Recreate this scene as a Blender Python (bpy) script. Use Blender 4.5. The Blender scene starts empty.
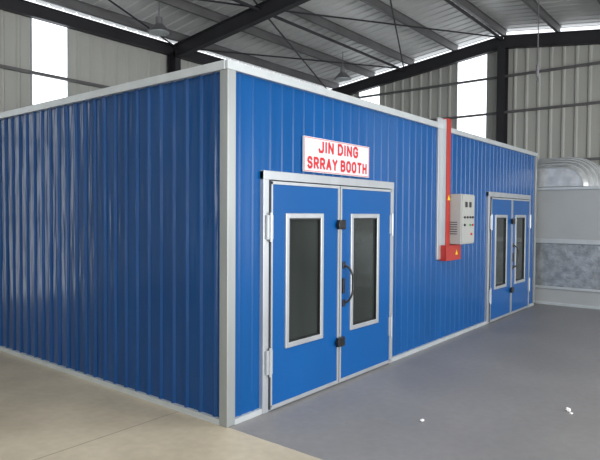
import bpy, bmesh, math, random
from mathutils import Vector, Matrix
random.seed(4)
S=bpy.context.scene
COL=S.collection
try: S.view_settings.view_transform='Standard'
except Exception as e: print(e)

# ---------------------------------------------------------------- materials
def new_mat(name):
    m=bpy.data.materials.new(name); m.use_nodes=True
    nt=m.node_tree; b=nt.nodes['Principled BSDF']; return m,nt,b
def mat(name,col,rough=0.5,metal=0.0,noise=0.0,nscale=(5,5,5),bump=0.0,bscale=(20,20,20),spec=None,emit=None,es=0):
    m,nt,b=new_mat(name)
    b.inputs['Base Color'].default_value=(*col,1); b.inputs['Roughness'].default_value=rough
    b.inputs['Metallic'].default_value=metal
    if spec is not None: b.inputs['Specular IOR Level'].default_value=spec
    if emit: b.inputs['Emission Color'].default_value=(*emit,1); b.inputs['Emission Strength'].default_value=es
    tc=nt.nodes.new('ShaderNodeTexCoord')
    def nz(scale,det=5):
        mp=nt.nodes.new('ShaderNodeMapping'); mp.inputs['Scale'].default_value=scale
        n=nt.nodes.new('ShaderNodeTexNoise'); n.inputs['Scale'].default_value=1; n.inputs['Detail'].default_value=det
        nt.links.new(tc.outputs['Object'],mp.inputs[0]); nt.links.new(mp.outputs[0],n.inputs['Vector']); return n
    if noise>0:
        n=nz(nscale); r=nt.nodes.new('ShaderNodeValToRGB')
        r.color_ramp.elements[0].position=.3; r.color_ramp.elements[1].position=.7
        r.color_ramp.elements[0].color=(*[c*(1-noise) for c in col],1)
        r.color_ramp.elements[1].color=(*[min(1,c*(1+noise)) for c in col],1)
        nt.links.new(n.outputs['Fac'],r.inputs[0]); nt.links.new(r.outputs[0],b.inputs['Base Color'])
    if bump>0:
        n=nz(bscale,2); bp=nt.nodes.new('ShaderNodeBump'); bp.inputs['Strength'].default_value=1; bp.inputs['Distance'].default_value=bump
        nt.links.new(n.outputs['Fac'],bp.inputs['Height']); nt.links.new(bp.outputs[0],b.inputs['Normal'])
    return m
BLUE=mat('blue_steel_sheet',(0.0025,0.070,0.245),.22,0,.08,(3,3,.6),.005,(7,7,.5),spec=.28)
BLUE_L=mat('blue_ribbed_sheet_shaded',(0.002,0.044,0.160),.17,0,.12,(4,4,.5),.012,(9,9,.9),spec=.36)  # booth blue darkened: the left wall's shade is put into the base colour
BLUED=mat('blue_door_sheet',(0.003,0.080,0.28),.28,0,.05,(2,2,1),.001,(4,4,1),spec=.32)
ALU=mat('aluminium_trim',(0.50,0.53,0.56),.36,.6,.08,(6,6,2))
WHT=mat('white_trim',(0.52,0.56,0.58),.38,.4,.06,(6,6,6))
POST=mat('galvanised_post',(0.33,0.355,0.36),.4,.5,.10,(8,8,1))
BLACK=mat('black_plastic',(0.012,0.012,0.014),.35,0,.1,(30,30,30))
GLASS=mat('tinted_glass',(0.024,0.030,0.028),.10,0,.15,(3,3,1),spec=.45)
SEAM=mat('dark_seal',(0.02,0.03,0.05),.6,0,.1)
RED=mat('red_paint',(0.36,0.022,0.014),.4,0,.08,(6,6,2))
SIGNW=mat('sign_white',(0.62,0.62,0.66),.4,0,.02)
SIGNR=mat('sign_red',(0.50,0.012,0.022),.45,0,.03)
CAB=mat('cabinet_grey_paint',(0.36,0.37,0.355),.4,0,.04)
STEEL=mat('dark_steel',(0.030,0.030,0.036),.6,.2,.2,(2,2,2))
PURL=mat('purlin_steel',(0.15,0.15,0.155),.55,.3,.15,(2,2,2))
CLAD=mat('wall_cladding',(0.48,0.49,0.46),.5,.1,.10,(.6,.6,.3))
ROOFM=mat('roof_sheet',(0.60,0.61,0.61),.5,.1,.10,(.5,.5,.5))
GALV=mat('galvanised_duct',(0.62,0.64,0.64),.33,.6,.18,(7,7,7),.004,(10,10,10))
PANELG=mat('grey_panel',(0.36,0.38,0.39),.4,.1,.05,(2,2,2))
BRIGHT=mat('brushed_filter_panel',(0.36,0.39,0.41),.25,.5,.3,(9,9,9),.006,(25,25,25))
LAMPM=mat('lamp_alu',(0.25,0.25,0.27),.4,.6,.05)
YEL=mat('warning_yellow',(0.8,0.55,0.02),.5,0,.03)
GREEN=mat('green_button',(0.02,0.3,0.08),.4,0,.03)
PAPER=mat('crumpled_paper',(0.8,0.8,0.8),.8,0,.05)
def glazing():
    m,nt,b=new_mat('translucent_daylight_sheet')
    out=nt.nodes['Material Output']; nt.nodes.remove(b)
    t=nt.nodes.new('ShaderNodeEmission'); t.inputs[0].default_value=(.93,.97,1,1)
    tc=nt.nodes.new('ShaderNodeTexCoord'); n=nt.nodes.new('ShaderNodeTexNoise'); n.inputs['Scale'].default_value=1.5
    mr=nt.nodes.new('ShaderNodeMapRange'); mr.inputs[3].default_value=2.0; mr.inputs[4].default_value=3.2
    nt.links.new(tc.outputs['Object'],n.inputs['Vector']); nt.links.new(n.outputs['Fac'],mr.inputs[0]); nt.links.new(mr.outputs[0],t.inputs[1])
    nt.links.new(t.outputs[0],out.inputs[0]); return m
GLZ=glazing()
def floor_mat():
    m,nt,b=new_mat('hall_floor'); N=nt.nodes.new; L=nt.links.new
    g=N('ShaderNodeNewGeometry'); sx=N('ShaderNodeSeparateXYZ'); L(g.outputs['Position'],sx.inputs[0])
    n1=N('ShaderNodeTexNoise'); n1.inputs['Scale'].default_value=.9; n1.inputs['Detail'].default_value=8; L(g.outputs['Position'],n1.inputs['Vector'])
    n2=N('ShaderNodeTexNoise'); n2.inputs['Scale'].default_value=14; n2.inputs['Detail'].default_value=6; L(g.outputs['Position'],n2.inputs['Vector'])
    def ramp(a,c,src,p0=.35,p1=.7):
        r=N('ShaderNodeValToRGB'); r.color_ramp.elements[0].position=p0; r.color_ramp.elements[1].position=p1
        r.color_ramp.elements[0].color=(*a,1); r.color_ramp.elements[1].color=(*c,1); L(src,r.inputs[0]); return r.outputs[0]
    tan=ramp((.34,.30,.225),(.52,.465,.36),n1.outputs['Fac'])
    gry=ramp((.180,.179,.182),(.218,.216,.218),n1.outputs['Fac'])
    def M(op,a,bb):
        x=N('ShaderNodeMath'); x.operation=op
        for i,v in enumerate((a,bb)):
            if v is None: continue
            if isinstance(v,(int,float)): x.inputs[i].default_value=v
            else: L(v,x.inputs[i])
        return x.outputs[0]
    def mix(f,a,bb,mode='MIX'):
        x=N('ShaderNodeMix'); x.data_type='RGBA'; x.blend_type=mode
        if isinstance(f,(int,float)): x.inputs[0].default_value=f
        else: L(f,x.inputs[0])
        for i,v in ((6,a),(7,bb)):
            if isinstance(v,tuple): x.inputs[i].default_value=v
            else: L(v,x.inputs[i])
        return x.outputs[2]
    edge=M('GREATER_THAN',M('ADD',sx.outputs[0],M('MULTIPLY',M('SUBTRACT',n2.outputs['Fac'],.5),.02)),-.02)
    def line(v,pos,w): return M('LESS_THAN',M('ABSOLUTE',M('SUBTRACT',v,pos),None),w)
    j=M('MAXIMUM',line(sx.outputs[0],-1.95,.007),line(sx.outputs[1],.55,.007))
    j=M('MAXIMUM',j,line(sx.outputs[1],3.9,.008))
    tan=mix(M('MULTIPLY',j,.6),tan,(.16,.14,.11,1))
    c=mix(edge,tan,gry)
    c=mix(.22,c,ramp((.7,.7,.7),(1.15,1.15,1.15),n2.outputs['Fac']),'MULTIPLY')
    L(c,b.inputs['Base Color'])
    rr=N('ShaderNodeMapRange'); rr.inputs[3].default_value=.36; rr.inputs[4].default_value=.48; L(n1.outputs['Fac'],rr.inputs[0]); L(rr.outputs[0],b.inputs['Roughness'])
    bp=N('ShaderNodeBump'); bp.inputs['Distance'].default_value=.001; L(n2.outputs['Fac'],bp.inputs['Height']); L(bp.outputs[0],b.inputs['Normal'])
    b.inputs['Specular IOR Level'].default_value=.4
    return m
FLOOR=floor_mat()

# ---------------------------------------------------------------- helpers
def link(o,parent=None):
    COL.objects.link(o)
    if parent: o.parent=parent
    return o
def empty(name,parent=None):
    e=bpy.data.objects.new(name,None); COL.objects.link(e)
    if parent: e.parent=parent
    return e
def from_bm(name,bm,m,parent=None,smooth=False):
    bmesh.ops.recalc_face_normals(bm,faces=bm.faces)
    me=bpy.data.meshes.new(name); bm.to_mesh(me); bm.free()
    for mm in (m if isinstance(m,(list,tuple)) else [m]): me.materials.append(mm)
    if smooth:
        for p in me.polygons: p.use_smooth=True
    return link(bpy.data.objects.new(name,me),parent)
def add_box(bm,x0,x1,y0,y1,z0,z1,mi=0):
    v=[bm.verts.new(p) for p in ((x0,y0,z0),(x1,y0,z0),(x1,y1,z0),(x0,y1,z0),(x0,y0,z1),(x1,y0,z1),(x1,y1,z1),(x0,y1,z1))]
    for f in ((0,3,2,1),(4,5,6,7),(0,1,5,4),(1,2,6,5),(2,3,7,6),(3,0,4,7)):
        fc=bm.faces.new([v[i] for i in f]); fc.material_index=mi
def boxes(name,lst,m,parent=None,bevel=0):
    bm=bmesh.new()
    for b in lst: add_box(bm,*b)
    o=from_bm(name,bm,m,parent)
    if bevel:
        md=o.modifiers.new('bevel','BEVEL'); md.width=bevel; md.segments=2; md.limit_method='ANGLE'
    return o
def cyl(bm,p,q,r,seg=12,r2=None):
    p=Vector(p);q=Vector(q);d=(q-p);L=d.length
    M=Matrix.Translation((p+q)/2)@d.to_track_quat('Z','Y').to_matrix().to_4x4()
    bmesh.ops.create_cone(bm,cap_ends=True,segments=seg,radius1=r,radius2=r if r2 is None else r2,depth=L,matrix=M)
def ibeam(bm,p,q,up,w,h,t=.012):
    p=Vector(p);q=Vector(q);d=(q-p).normalized();up=Vector(up);up=(up-d*up.dot(d)).normalized();s=d.cross(up)
    for (a0,a1,b0,b1) in ((-w/2,w/2,h/2-t,h/2),(-w/2,w/2,-h/2,-h/2+t),(-t/2,t/2,-h/2+t,h/2-t)):
        vs=[]
        for base in (p,q):
            for (a,b) in ((a0,b0),(a1,b0),(a1,b1),(a0,b1)): vs.append(bm.verts.new(base+s*a+up*b))
        for f in ((0,1,2,3),(4,7,6,5),(0,4,5,1),(1,5,6,2),(2,6,7,3),(3,7,4,0)): bm.faces.new([vs[i] for i in f])
def ribbed(name,a,b,z0,z1,out,pitch,depth,flat,m,parent=None,thick=.05,top=None):
    a=Vector(a);b=Vector(b);L=(b-a).length;d=(b-a)/L;n=Vector(out)
    prof=[];s=0
    rw=pitch-flat
    while s<L-1e-6:
        for (ds,h) in ((0,0),(flat,0),(flat+rw*.3,depth),(flat+rw*.7,depth)):
            if s+ds<L: prof.append((s+ds,h))
        s+=pitch
    prof.append((L,0))
    bm=bmesh.new()
    lo=[];hi=[]
    for (t,h) in prof:
        p=a+d*t+n*h
        zz=top(t) if top else z1
        lo.append(bm.verts.new((p.x,p.y,z0))); hi.append(bm.verts.new((p.x,p.y,zz)))
    for i in range(len(prof)-1): bm.faces.new((lo[i],lo[i+1],hi[i+1],hi[i]))
    bmesh.ops.recalc_face_normals(bm,faces=bm.faces)
    pa=a-n*thick;pb=b-n*thick
    v=[bm.verts.new((pa.x,pa.y,z0)),bm.verts.new((pb.x,pb.y,z0)),bm.verts.new((pb.x,pb.y,top(L) if top else z1)),bm.verts.new((pa.x,pa.y,top(0) if top else z1))]
    bm.faces.new(v)
    bm.faces.new((lo[0],hi[0],v[3],v[0])); bm.faces.new((lo[-1],hi[-1],v[2],v[1]))
    me=bpy.data.meshes.new(name); bm.to_mesh(me); bm.free(); me.materials.append(m)
    return link(bpy.data.objects.new(name,me),parent)

# ---------------------------------------------------------------- hall shell
XW,XE,YN,YS=-9.0,12.25,8.0,-10.0
RY=2.1; ZE=5.62; K=.125
def roofz(y): return ZE+K*(YN-RY)-K*abs(y-RY)
boxes('floor',[(XW-.3,XE+.3,YS-.3,YN+.3,-.2,0)],FLOOR)

def wall_with_strips(name,const_axis,const,a0,a1,strips,inward,zt):
    cur=a0;k=0
    segs=[]
    for (s0,s1) in strips: segs.append((cur,s0)); cur=s1
    segs.append((cur,a1))
    root=empty(name)
    for (s,e) in segs:
        if const_axis=='y':
            ribbed('cladding_%d'%k,(s,const),(e,const),0,zt(0),(0,inward),.30,.035,.2,CLAD,root,.04)
        else:
            parts=[(s,e)] if not (s<RY<e) else [(s,RY),(RY,e)]
            for (p,q) in parts:
                ribbed('cladding_%d'%k,(const,p),(const,q),0,0,(inward,0),.30,.035,.2,CLAD,root,.04,top=lambda t,p=p:roofz(p+t))
                k+=1
        k+=1
    return root
NS=sorted([(-7.2,-6.5),(2.42,3.15),(-2.9,-2.0)])
wn=wall_with_strips('wall_north','y',YN,XW,XE,NS,-1,lambda a:ZE)
ES=[(-6.4,-5.6),(2.60,3.43),(5.95,6.7)]
we=wall_with_strips('wall_east','x',XE,YS,YN,ES,-1,None)
WEST_GLOW=[(-8,-7),(-4,-3),(0.3,1.2),(4,5)]  # unseen glowing strips, added to streak highlights down the booth's left wall
ww=wall_with_strips('wall_west','x',XW,YS,YN,WEST_GLOW,1,None)
k=1
for (s,e) in NS:
    w=empty('window_%d'%k); k+=1
    boxes('translucent_sheet',[(s,e,YN+.0,YN+.03,0,ZE)],GLZ,w)
    boxes('frame',[(s-.03,s,YN-.02,YN+.04,0,ZE),(e,e+.03,YN-.02,YN+.04,0,ZE)],WHT,w)
for (c,L,io) in ((XE,ES,1),(XW,WEST_GLOW,-1)):
    for (s,e) in L:
        w=empty('window_%d'%k); k+=1  # west ones are added glow strips rather than known windows
        bm=bmesh.new()
        zt=min(roofz(s),roofz(e))
        add_box(bm,min(c,c+.03*io),max(c,c+.03*io),s,e,0,zt)
        from_bm('translucent_sheet',bm,GLZ,w)
        boxes('frame',[(c-.03,c+.03,s-.03,s,0,zt),(c-.03,c+.03,e,e+.03,0,zt)],WHT,w)
boxes('wall_south',[(XW,XE,YS-.05,YS,4.0,roofz(YS)),(XW,XW+1,YS-.05,YS,0,4.0),(XE-1,XE,YS-.05,YS,0,4.0),(1.2,2.2,YS-.05,YS,0,4.0)],CLAD)

def roof(name,y0,y1):
    bm=bmesh.new(); x=XW-.1; row=[]
    while x<XE+.1:
        for dx,h in ((0,0),(.18,0),(.2,.035),(.24,.035),(.26,0)):
            row.append((x+dx,h))
        x+=.3
    lo=[bm.verts.new((a,y0,roofz(y0)+.22+h)) for a,h in row]; hi=[bm.verts.new((a,y1,roofz(y1)+.22+h)) for a,h in row]
    for i in range(len(row)-1): bm.faces.new((lo[i],lo[i+1],hi[i+1],hi[i]))
    return bm
bm=roof('c',YS-.1,RY); bm2=roof('c2',RY,YN+.1)
me2=bpy.data.meshes.new('t'); bm2.to_mesh(me2); bm2.free(); bm.from_mesh(me2)
from_bm('ceiling',bm,ROOFM)

fr=empty('steel_portal_frame')
bm=bmesh.new()
for X in (-6.8,-.55,5.75,XE-.22):
    hh=.32
    z=lambda y:roofz(y)-.16
    for (ya,yb) in ((YN-.2,RY),(YS+.2,RY)):
        ibeam(bm,(X,ya,z(ya)),(X,yb,z(yb)),(0,0,1),.16,hh)
    ibeam(bm,(X,YN-.22,0),(X,YN-.22,roofz(YN)-.1),(0,1,0),.16,.3)
    ibeam(bm,(X,YS+.22,0),(X,YS+.22,roofz(YS)-.1),(0,1,0),.16,.3)
for Y in (RY,-4.0):
    ibeam(bm,(XE-.22,Y,0),(XE-.22,Y,roofz(Y)-.3),(1,0,0),.2,.28)
from_bm('frames',bm,STEEL,fr)
bm=bmesh.new()
y=YN-.5
ys=[]
while y>YS: ys.append(y); y-=1.35
for y in ys:
    zc=roofz(y)+.1
    ibeam(bm,(XW,y,zc),(XE,y,zc),(0,0,1),.07,.2,.012)
from_bm('roof_purlins',bm,PURL,fr)
bm=bmesh.new()
ibeam(bm,(XW,YN-.12,ZE-.05),(XE,YN-.12,ZE-.05),(0,0,1),.14,.26)
from_bm('eave_beam',bm,STEEL,fr)
bm=bmesh.new()
for z in (1.5,3.0,4.35):
    add_box(bm,XW,XE,YN-.11,YN-.05,z,z+.06)
    add_box(bm,XE-.11,XE-.05,YS,YN,z,z+.06)
add_box(bm,XE-.11,XE-.05,YS,YN,5.3,5.36)
from_bm('wall_girts',bm,PURL,fr)
bm=bmesh.new()
for (x0,x1) in ((5.75,12.0),(-.55,5.75)):
    for (y0,y1) in ((7.7,5),(5,2.1)):
        cyl(bm,(x0,y0,roofz(y0)-.05),(x1,y1,roofz(y1)-.05),.02,6); cyl(bm,(x1,y0,roofz(y0)-.05),(x0,y1,roofz(y1)-.05),.02,6)
for y in (5,2.1,-1):
    cyl(bm,(-6.8,y,roofz(y)-.1),(12,y,roofz(y)-.1),.035,8)
from_bm('bracing_rods',bm,STEEL,fr)

def lamp(x,y,z):
    r=empty('high_bay_lamp'); bm=bmesh.new()
    cyl(bm,(x,y,z+.28),(x,y,roofz(y)+.1),.012,6)
    cyl(bm,(x,y,z+.16),(x,y,z+.3),.07,16)
    cyl(bm,(x,y,z),(x,y,z+.16),.24,24,.09)
    from_bm('housing',bm,LAMPM,r,False)
    bm=bmesh.new(); cyl(bm,(x,y,z-.01),(x,y,z+.01),.2,24)
    from_bm('lens',bm,WHT,r)
lamp(4.1,6.2,5.25); lamp(9.7,5.6,5.3)
# hook block hanging on its cable from the roof
hc=empty('hanging_chain'); bm=bmesh.new()
HX,HY=6.9,-.27
zb=3.95
cyl(bm,(HX,HY,zb+.2),(HX,HY,roofz(HY)+.1),.009,6); cyl(bm,(HX,HY,zb+.02),(HX,HY,zb+.22),.028,10)
for i in range(7):
    a=i/7*math.pi*1.4; b=(i+1)/7*math.pi*1.4
    cyl(bm,(HX+.05*math.sin(a),HY,zb-.03+.05*math.cos(a)),(HX+.05*math.sin(b),HY,zb-.03+.05*math.cos(b)),.009,6)
from_bm('chain_and_hook',bm,LAMPM,hc)

# ---------------------------------------------------------------- spray booth
H=2.8; BX=7.80; BY=5.6; SPL=3.80
booth=empty('spray_booth')
D1=(.36,2.50); D2=(5.38,7.42); DT=2.0
def fr_panel(n,a,b,z0): ribbed(n,(a,0),(b,0),z0,H,(0,-1),.15,.009,.112,BLUE,booth,.05)
fr_panel('front_wall_1',0.0,D1[0],0); fr_panel('front_wall_over_door_1',D1[0],D1[1],DT)
fr_panel('front_wall_2',D1[1],D2[0],0); fr_panel('front_wall_over_door_2',D2[0],D2[1],DT); fr_panel('front_wall_3',D2[1],BX,0)
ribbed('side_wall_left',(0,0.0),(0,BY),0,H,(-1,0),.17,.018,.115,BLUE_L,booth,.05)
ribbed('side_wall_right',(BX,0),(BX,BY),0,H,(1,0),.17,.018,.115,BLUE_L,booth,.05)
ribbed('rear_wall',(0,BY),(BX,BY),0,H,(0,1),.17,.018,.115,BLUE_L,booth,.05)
boxes('booth_roof',[(0,BX,0,BY,H-.03,H)],ALU,booth)
boxes('corner_post',[(-.035,.055,-.03,.06,0,H)],POST,booth,.006)
boxes('corner_post_rear',[(-.03,.06,BY-.06,BY+.03,0,H),(BX-.06,BX+.03,BY-.06,BY+.03,0,H)],POST,booth,.006)
boxes('end_post',[(BX-.06,BX+.02,-.03,.05,0,H-.04)],POST,booth,.006)
boxes('top_trim_front',[(-.04,SPL,-.035,.06,H-.055,H+.015),(SPL+.10,BX+.02,-.035,.06,H-.075,H-.01)],WHT,booth,.004)
boxes('top_trim_side',[(-.045,.05,.0,BY+.03,H-.055,H+.015)],WHT,booth,.004)
boxes('base_trim_front',[(0.05,D1[0],-.03,-.0,0,.045),(D1[1],D2[0],-.03,0,0,.045),(D2[1],BX,-.03,0,0,.045)],WHT,booth)
boxes('base_trim_side',[(-.035,0,.06,BY,0,.045)],WHT,booth)
boxes('panel_joint_strip',[(3.64,3.78,-.03,-.0,1.08,H+.08)],ALU,booth,.004)

def double_door(idx,X0,X1):
    r=empty('door_%d'%idx,booth)
    fw=.07
    xm=(X0+X1)/2
    boxes('door_frame',[(X0,X0+fw,-.04,.03,0,DT),(X1-fw,X1,-.04,.03,0,DT),(X0,X1,-.042,.03,DT-.07,DT+.005),(X0,X1,-.03,.03,0,.02)],ALU,r,.004)
    boxes('frame_reveal',[(X0+fw,X0+fw+.012,-.05,-.02,.02,DT-.075),(X1-fw-.012,X1-fw,-.05,-.02,.02,DT-.075)],SEAM,r)
    L0,L1=X0+fw+.01,xm-.006; R0,R1=xm+.006,X1-fw-.01
    for li,(a,b) in enumerate(((L0,L1),(R0,R1)),1):
        ww=.47; c=(a+b)/2-.04
        w0,w1=c-ww/2,c+ww/2; z0,z1=.535,1.62; fo=.036
        boxes('leaf_%d'%li,[(a,w0,-.05,0,.05,DT-.085),(w1,b,-.05,0,.05,DT-.085),(w0,w1,-.05,0,.05,z0),(w0,w1,-.05,0,z1,DT-.085)],BLUED,r)
        boxes('leaf_%d_edge_trim'%li,[(a,a+.018,-.056,-.04,.04,DT-.085),(b-.028,b,-.058,-.04,.04,DT-.085),(a,b,-.056,-.04,DT-.105,DT-.08),(a,b,-.056,-.04,.02,.05)] if li==1 else
              [(b-.018,b,-.056,-.04,.04,DT-.085),(a,a+.028,-.058,-.04,.04,DT-.085),(a,b,-.056,-.04,DT-.105,DT-.08),(a,b,-.056,-.04,.02,.05)],ALU,r)
        boxes('leaf_%d_window_frame'%li,[(w0-fo,w0+.01,-.065,-.02,z0-fo,z1+fo),(w1-.01,w1+fo,-.065,-.02,z0-fo,z1+fo),(w0,w1,-.065,-.02,z0-fo,z0+.01),(w0,w1,-.065,-.02,z1-.01,z1+fo)],ALU,r,.006)
        boxes('leaf_%d_window_gasket'%li,[(w0+.01,w0+.025,-.06,-.03,z0,z1),(w1-.025,w1-.01,-.06,-.03,z0,z1),(w0,w1,-.06,-.03,z0,z0+.02),(w0,w1,-.06,-.03,z1-.02,z1)],BLACK,r)
        boxes('leaf_%d_glass'%li,[(w0,w1,-.04,-.028,z0,z1)],GLASS,r)
    bm=bmesh.new()
    for x in (X0+fw,X1-fw):
        for zc in (.42,1.54):
            add_box(bm,x-.045,x+.03,-.06,-.045,zc-.10,zc+.10)
            cyl(bm,(x-.005,-.065,zc-.12),(x-.005,-.065,zc+.12),.012,10)
    from_bm('hinges',bm,ALU,r)
    bm=bmesh.new()
    for zc in (.42,1.55):
        add_box(bm,xm-.05,xm+.06,-.09,-.055,zc-.045,zc+.045)
        add_box(bm,xm-.07,xm-.03,-.10,-.06,zc-.025,zc+.025)
    o=from_bm('latches',bm,BLACK,r); md=o.modifiers.new('b','BEVEL'); md.width=.008; md.segments=2
    hx=xm+.11
    cu=bpy.data.curves.new('handle','CURVE'); cu.dimensions='3D'; cu.bevel_depth=.011; cu.bevel_resolution=3
    sp=cu.splines.new('BEZIER'); pts=[(hx-.03,-.055,1.16),(hx,-.10,1.12),(hx+.03,-.12,.97),(hx,-.10,.82),(hx-.03,-.055,.78)]
    sp.bezier_points.add(4)
    for bp,p in zip(sp.bezier_points,pts): bp.co=p; bp.handle_left_type=bp.handle_right_type='AUTO'
    cu.materials.append(BLACK); link(bpy.data.objects.new('handle',cu),r)
    boxes('handle_plates',[(hx-.055,hx-.01,-.062,-.05,1.12,1.19),(hx-.055,hx-.01,-.062,-.05,.75,.82)],BLACK,r,.005)
    boxes('handle_keyhole_plate',[(hx-.06,hx-.025,-.066,-.05,.88,1.03)],BLACK,r,.005)
double_door(1,*D1); double_door(2,*D2)

# ---------------------------------------------------------------- sign
sg=empty('wall_sign'); SX0,SX1,SZ0,SZ1=.90,1.99,2.03,2.345
boxes('board',[(SX0,SX1,-.03,-.012,SZ0,SZ1)],SIGNW,sg)
b=.005;o_=.006
boxes('red_border',[(SX0+o_,SX1-o_,-.0315,-.03,SZ0+o_,SZ0+o_+b),(SX0+o_,SX1-o_,-.0315,-.03,SZ1-o_-b,SZ1-o_),(SX0+o_,SX0+o_+b,-.0315,-.03,SZ0+o_,SZ1-o_),(SX1-o_-b,SX1-o_,-.0315,-.03,SZ0+o_,SZ1-o_)],SIGNR,sg)
GLY={'J':[[(0,1.4),(.4,0),(2.4,0),(3,1),(3,6)]],'I':[[(1.5,0),(1.5,6)]],'N':[[(0,0),(0,6),(3.2,0),(3.2,6)]],
'D':[[(0,0),(0,6),(2,6),(3.2,4.6),(3.2,1.4),(2,0),(0,0)]],'G':[[(3.2,4.8),(2.3,6),(.9,6),(0,4.8),(0,1.2),(.9,0),(2.4,0),(3.2,1),(3.2,2.8),(1.8,2.8)]],
'S':[[(3,4.9),(2.2,6),(.8,6),(0,5),(0,4),(.7,3.2),(2.4,2.8),(3.1,2),(3.1,1),(2.3,0),(.8,0),(0,1.1)]],
'R':[[(0,0),(0,6),(2.2,6),(3.1,5.2),(3.1,3.6),(2.2,2.8),(0,2.8)],[(1.6,2.8),(3.2,0)]],'A':[[(0,0),(1.75,6),(3.5,0)],[(.6,1.9),(2.9,1.9)]],
'Y':[[(0,6),(1.7,3),(3.4,6)],[(1.7,3),(1.7,0)]],'B':[[(0,0),(0,6),(2.1,6),(2.9,5.3),(2.9,3.9),(2.1,3.2),(0,3.2)],[(2.1,3.2),(3.2,2.4),(3.2,.9),(2.2,0),(0,0)]],
'O':[[(.9,0),(0,1.3),(0,4.7),(.9,6),(2.4,6),(3.3,4.7),(3.3,1.3),(2.4,0),(.9,0)]],'T':[[(0,6),(3.4,6)],[(1.7,6),(1.7,0)]],'H':[[(0,0),(0,6)],[(3.2,0),(3.2,6)],[(0,3),(3.2,3)]]}
def text(s,xc,zc,w,h,th=.0125):
    adv=[];x=0
    for c in s:
        if c==' ': x+=2.2; continue
        W=max(p[0] for st in GLY[c] for p in st) if c!='I' else 0
        adv.append((c,x if c!='I' else x-1.5)); x+=W+2.3
    tot=x-2.3; kx=w/tot; kz=h/6
    bm=bmesh.new(); e=0
    for c,x0 in adv:
        for st in GLY[c]:
            P=[Vector(((x0+p[0])*kx-w/2+xc,0,(p[1]-3)*kz+zc)) for p in st]
            for a,b_ in zip(P,P[1:]):
                d=(b_-a).normalized(); n=Vector((-d.z,0,d.x))*th; a2=a-d*th*.6; b2=b_+d*th*.6; e+=1
                yy=-.0312-.00001*(e%30)
                vs=[bm.verts.new((q.x,yy,q.z)) for q in (a2-n,b2-n,b2+n,a2+n)]+[bm.verts.new((q.x,-.029,q.z)) for q in (a2-n,b2-n,b2+n,a2+n)]
                for f in ((0,1,2,3),(0,4,5,1),(1,5,6,2),(2,6,7,3),(3,7,4,0)): bm.faces.new([vs[i] for i in f])
    from_bm('lettering',bm,SIGNR,sg)
text('JIN DING',1.445,2.268,.64,.088); text('SRRAY BOOTH',1.445,2.115,.97,.088)

# ---------------------------------------------------------------- cable trunking + cabinet
tr=empty('cable_trunking',booth)
boxes('vertical_duct',[(3.77,3.88,-.09,-.005,1.08,2.88)],RED,tr,.004)
boxes('bottom_duct',[(3.74,4.20,-.11,-.005,1.06,1.26)],RED,tr,.004)
boxes('inner_strip',[(3.766,3.77,-.075,-.03,1.1,2.87)],ALU,tr)
bm=bmesh.new()
for (x,z,s,y) in ((3.83,1.87,.04,-.092),(4.05,1.16,.04,-.112)):
    v=[bm.verts.new((x-s,y,z-s*.8)),bm.verts.new((x+s,y,z-s*.8)),bm.verts.new((x,y,z+s))]; bm.faces.new(v)
from_bm('warning_labels',bm,YEL,tr)
cb=empty('electrical_control_cabinet')
CX0,CX1=3.90,4.33
boxes('housing',[(CX0,CX1,-.23,-.005,1.27,1.92)],CAB,cb,.008)
boxes('door_panel',[(CX0+.015,CX1-.015,-.242,-.23,1.285,1.905)],CAB,cb,.004)
boxes('displays',[(CX0+.10,CX0+.17,-.248,-.242,1.75,1.82),(CX0+.23,CX0+.30,-.248,-.242,1.75,1.82)],BLACK,cb,.002)
boxes('side_vent',[(CX0-.004,CX0,-.18,-.06,1.4+.03*i,1.41+.03*i) for i in range(6)],SEAM,cb)
for (nm,m,pts) in (('black_switches',BLACK,[(.08,1.62),(.17,1.62),(.26,1.62),(.34,1.62),(.08,1.52)]),('green_buttons',GREEN,[(.26,1.52)]),('red_buttons',SIGNR,[(.34,1.52),(.3,1.40)])):
    bm=bmesh.new()
    for (x,z) in pts: cyl(bm,(CX0+x,-.242,z),(CX0+x,-.258,z),.015,14)
    from_bm(nm,bm,m,cb)

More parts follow.
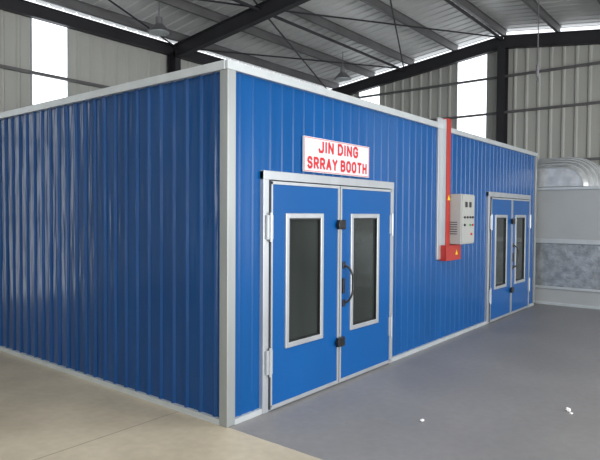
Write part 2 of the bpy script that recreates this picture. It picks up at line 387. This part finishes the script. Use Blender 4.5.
# ---------------------------------------------------------------- neighbouring grey panel booth + duct
gb=empty('grey_panel_partition')
GX=8.02; GY0,GY1=-4.2,.35
posts=[GY1,-1.55,-2.8,GY0]
bl=[]
for y in posts: bl.append((GX-.03,GX+.06,y-.03,y+.03,0,2.17))
for (z0,z1) in ((0,.05),(.30,.34),(1.14,1.22),(2.12,2.17)): bl.append((GX-.035,GX+.065,GY0,GY1,z0,z1))
boxes('frame',bl,WHT,gb,.004)
boxes('upper_panels',[(GX,GX+.04,GY0,GY1,1.22,2.12)],PANELG,gb)
boxes('middle_panels',[(GX+.01,GX+.04,GY0,GY1,.34,1.14)],BRIGHT,gb)
boxes('lower_panels',[(GX,GX+.04,GY0,GY1,.05,.30)],PANELG,gb)
de=empty('galvanised_duct_elbow')
def elbow():
    cz=2.18
    def arc(R,n=16):
        P=[(.40,cz),(.40,cz+R*.95)]
        for i in range(n+1):
            a=math.pi/2*(1-i/n); P.append((-.40-R*math.cos(a),cz+R*.95*math.sin(a)))
        return P
    rings=[(.36,0.0),(.44,.10),(.50,.22),(.55,.36),(.59,.52),(.61,.70),(.62,1.1)]
    bm=bmesh.new(); prev=None
    for (R,dx) in rings:
        cur=[bm.verts.new((GX+dx,y,z)) for y,z in arc(R)]
        if prev is None: bm.faces.new(cur)
        else:
            for i in range(len(cur)): 
                j=(i+1)%len(cur); bm.faces.new((prev[i],prev[j],cur[j],cur[i]))
        prev=cur
    bm.faces.new(prev)
    from_bm('gored_shell',bm,GALV,de)
    bm=bmesh.new()
    for (R,dx) in rings[:-1]:
        P=arc(R)[1:]
        for p,q in zip(P,P[1:]): cyl(bm,(GX+dx,p[0],p[1]),(GX+dx,q[0],q[1]),.013,6)
    from_bm('standing_seams',bm,ALU,de)
elbow()

def debris(x,y,s,seed):
    bm=bmesh.new(); bmesh.ops.create_icosphere(bm,subdivisions=2,radius=s)
    rn=random.Random(seed)
    for v in bm.verts:
        v.co*=rn.uniform(.6,1.25); v.co.z*=.55
    zm=min(v.co.z for v in bm.verts)
    for v in bm.verts: v.co+=Vector((x,y,-zm))
    from_bm('crumpled_paper',bm,PAPER)

# ---------------------------------------------------------------- camera
yaw=math.atan2(.6244,.7812); pitch=math.radians(-1.62)
cam=bpy.data.cameras.new('camera'); co=bpy.data.objects.new('camera',cam); COL.objects.link(co)
cam.sensor_width=36; cam.lens=568/600*36; cam.clip_end=200
C=Vector((-3.068,-3.161,1.65))
base=Matrix.Rotation(yaw-math.pi/2,4,'Z')@Matrix.Rotation(math.pi/2+pitch,4,'X')@Matrix.Rotation(math.radians(.35),4,'Z')
co.matrix_world=Matrix.Translation(C)@base
S.camera=co
debris(1.05,-1.13,.018,0)
debris(2.06,-1.97,.026,1); debris(1.99,-2.01,.015,2)

# ---------------------------------------------------------------- light
w=bpy.data.worlds.new('sky'); S.world=w; w.use_nodes=True
bg=w.node_tree.nodes['Background']; bg.inputs[0].default_value=(.93,.96,1,1); bg.inputs[1].default_value=1.9
def area(name,loc,rot,sx,sy,pw,col=(1,1,1)):
    l=bpy.data.lights.new(name,'AREA'); l.shape='RECTANGLE'; l.size=sx; l.size_y=sy; l.energy=pw; l.color=col
    o=bpy.data.objects.new(name,l); COL.objects.link(o); o.location=loc; o.rotation_euler=rot
    return o
area('daylight_through_south_doors',(0,YS+.3,2.2),(math.radians(90),0,0),16,3.6,1050,(1,.99,.97))
area('roof_fill',(-2.5,-3,5.5),(0,0,0),11,6,500,(1,.98,.95))  # added soft fill under the roof, stands for no fixture or skylight
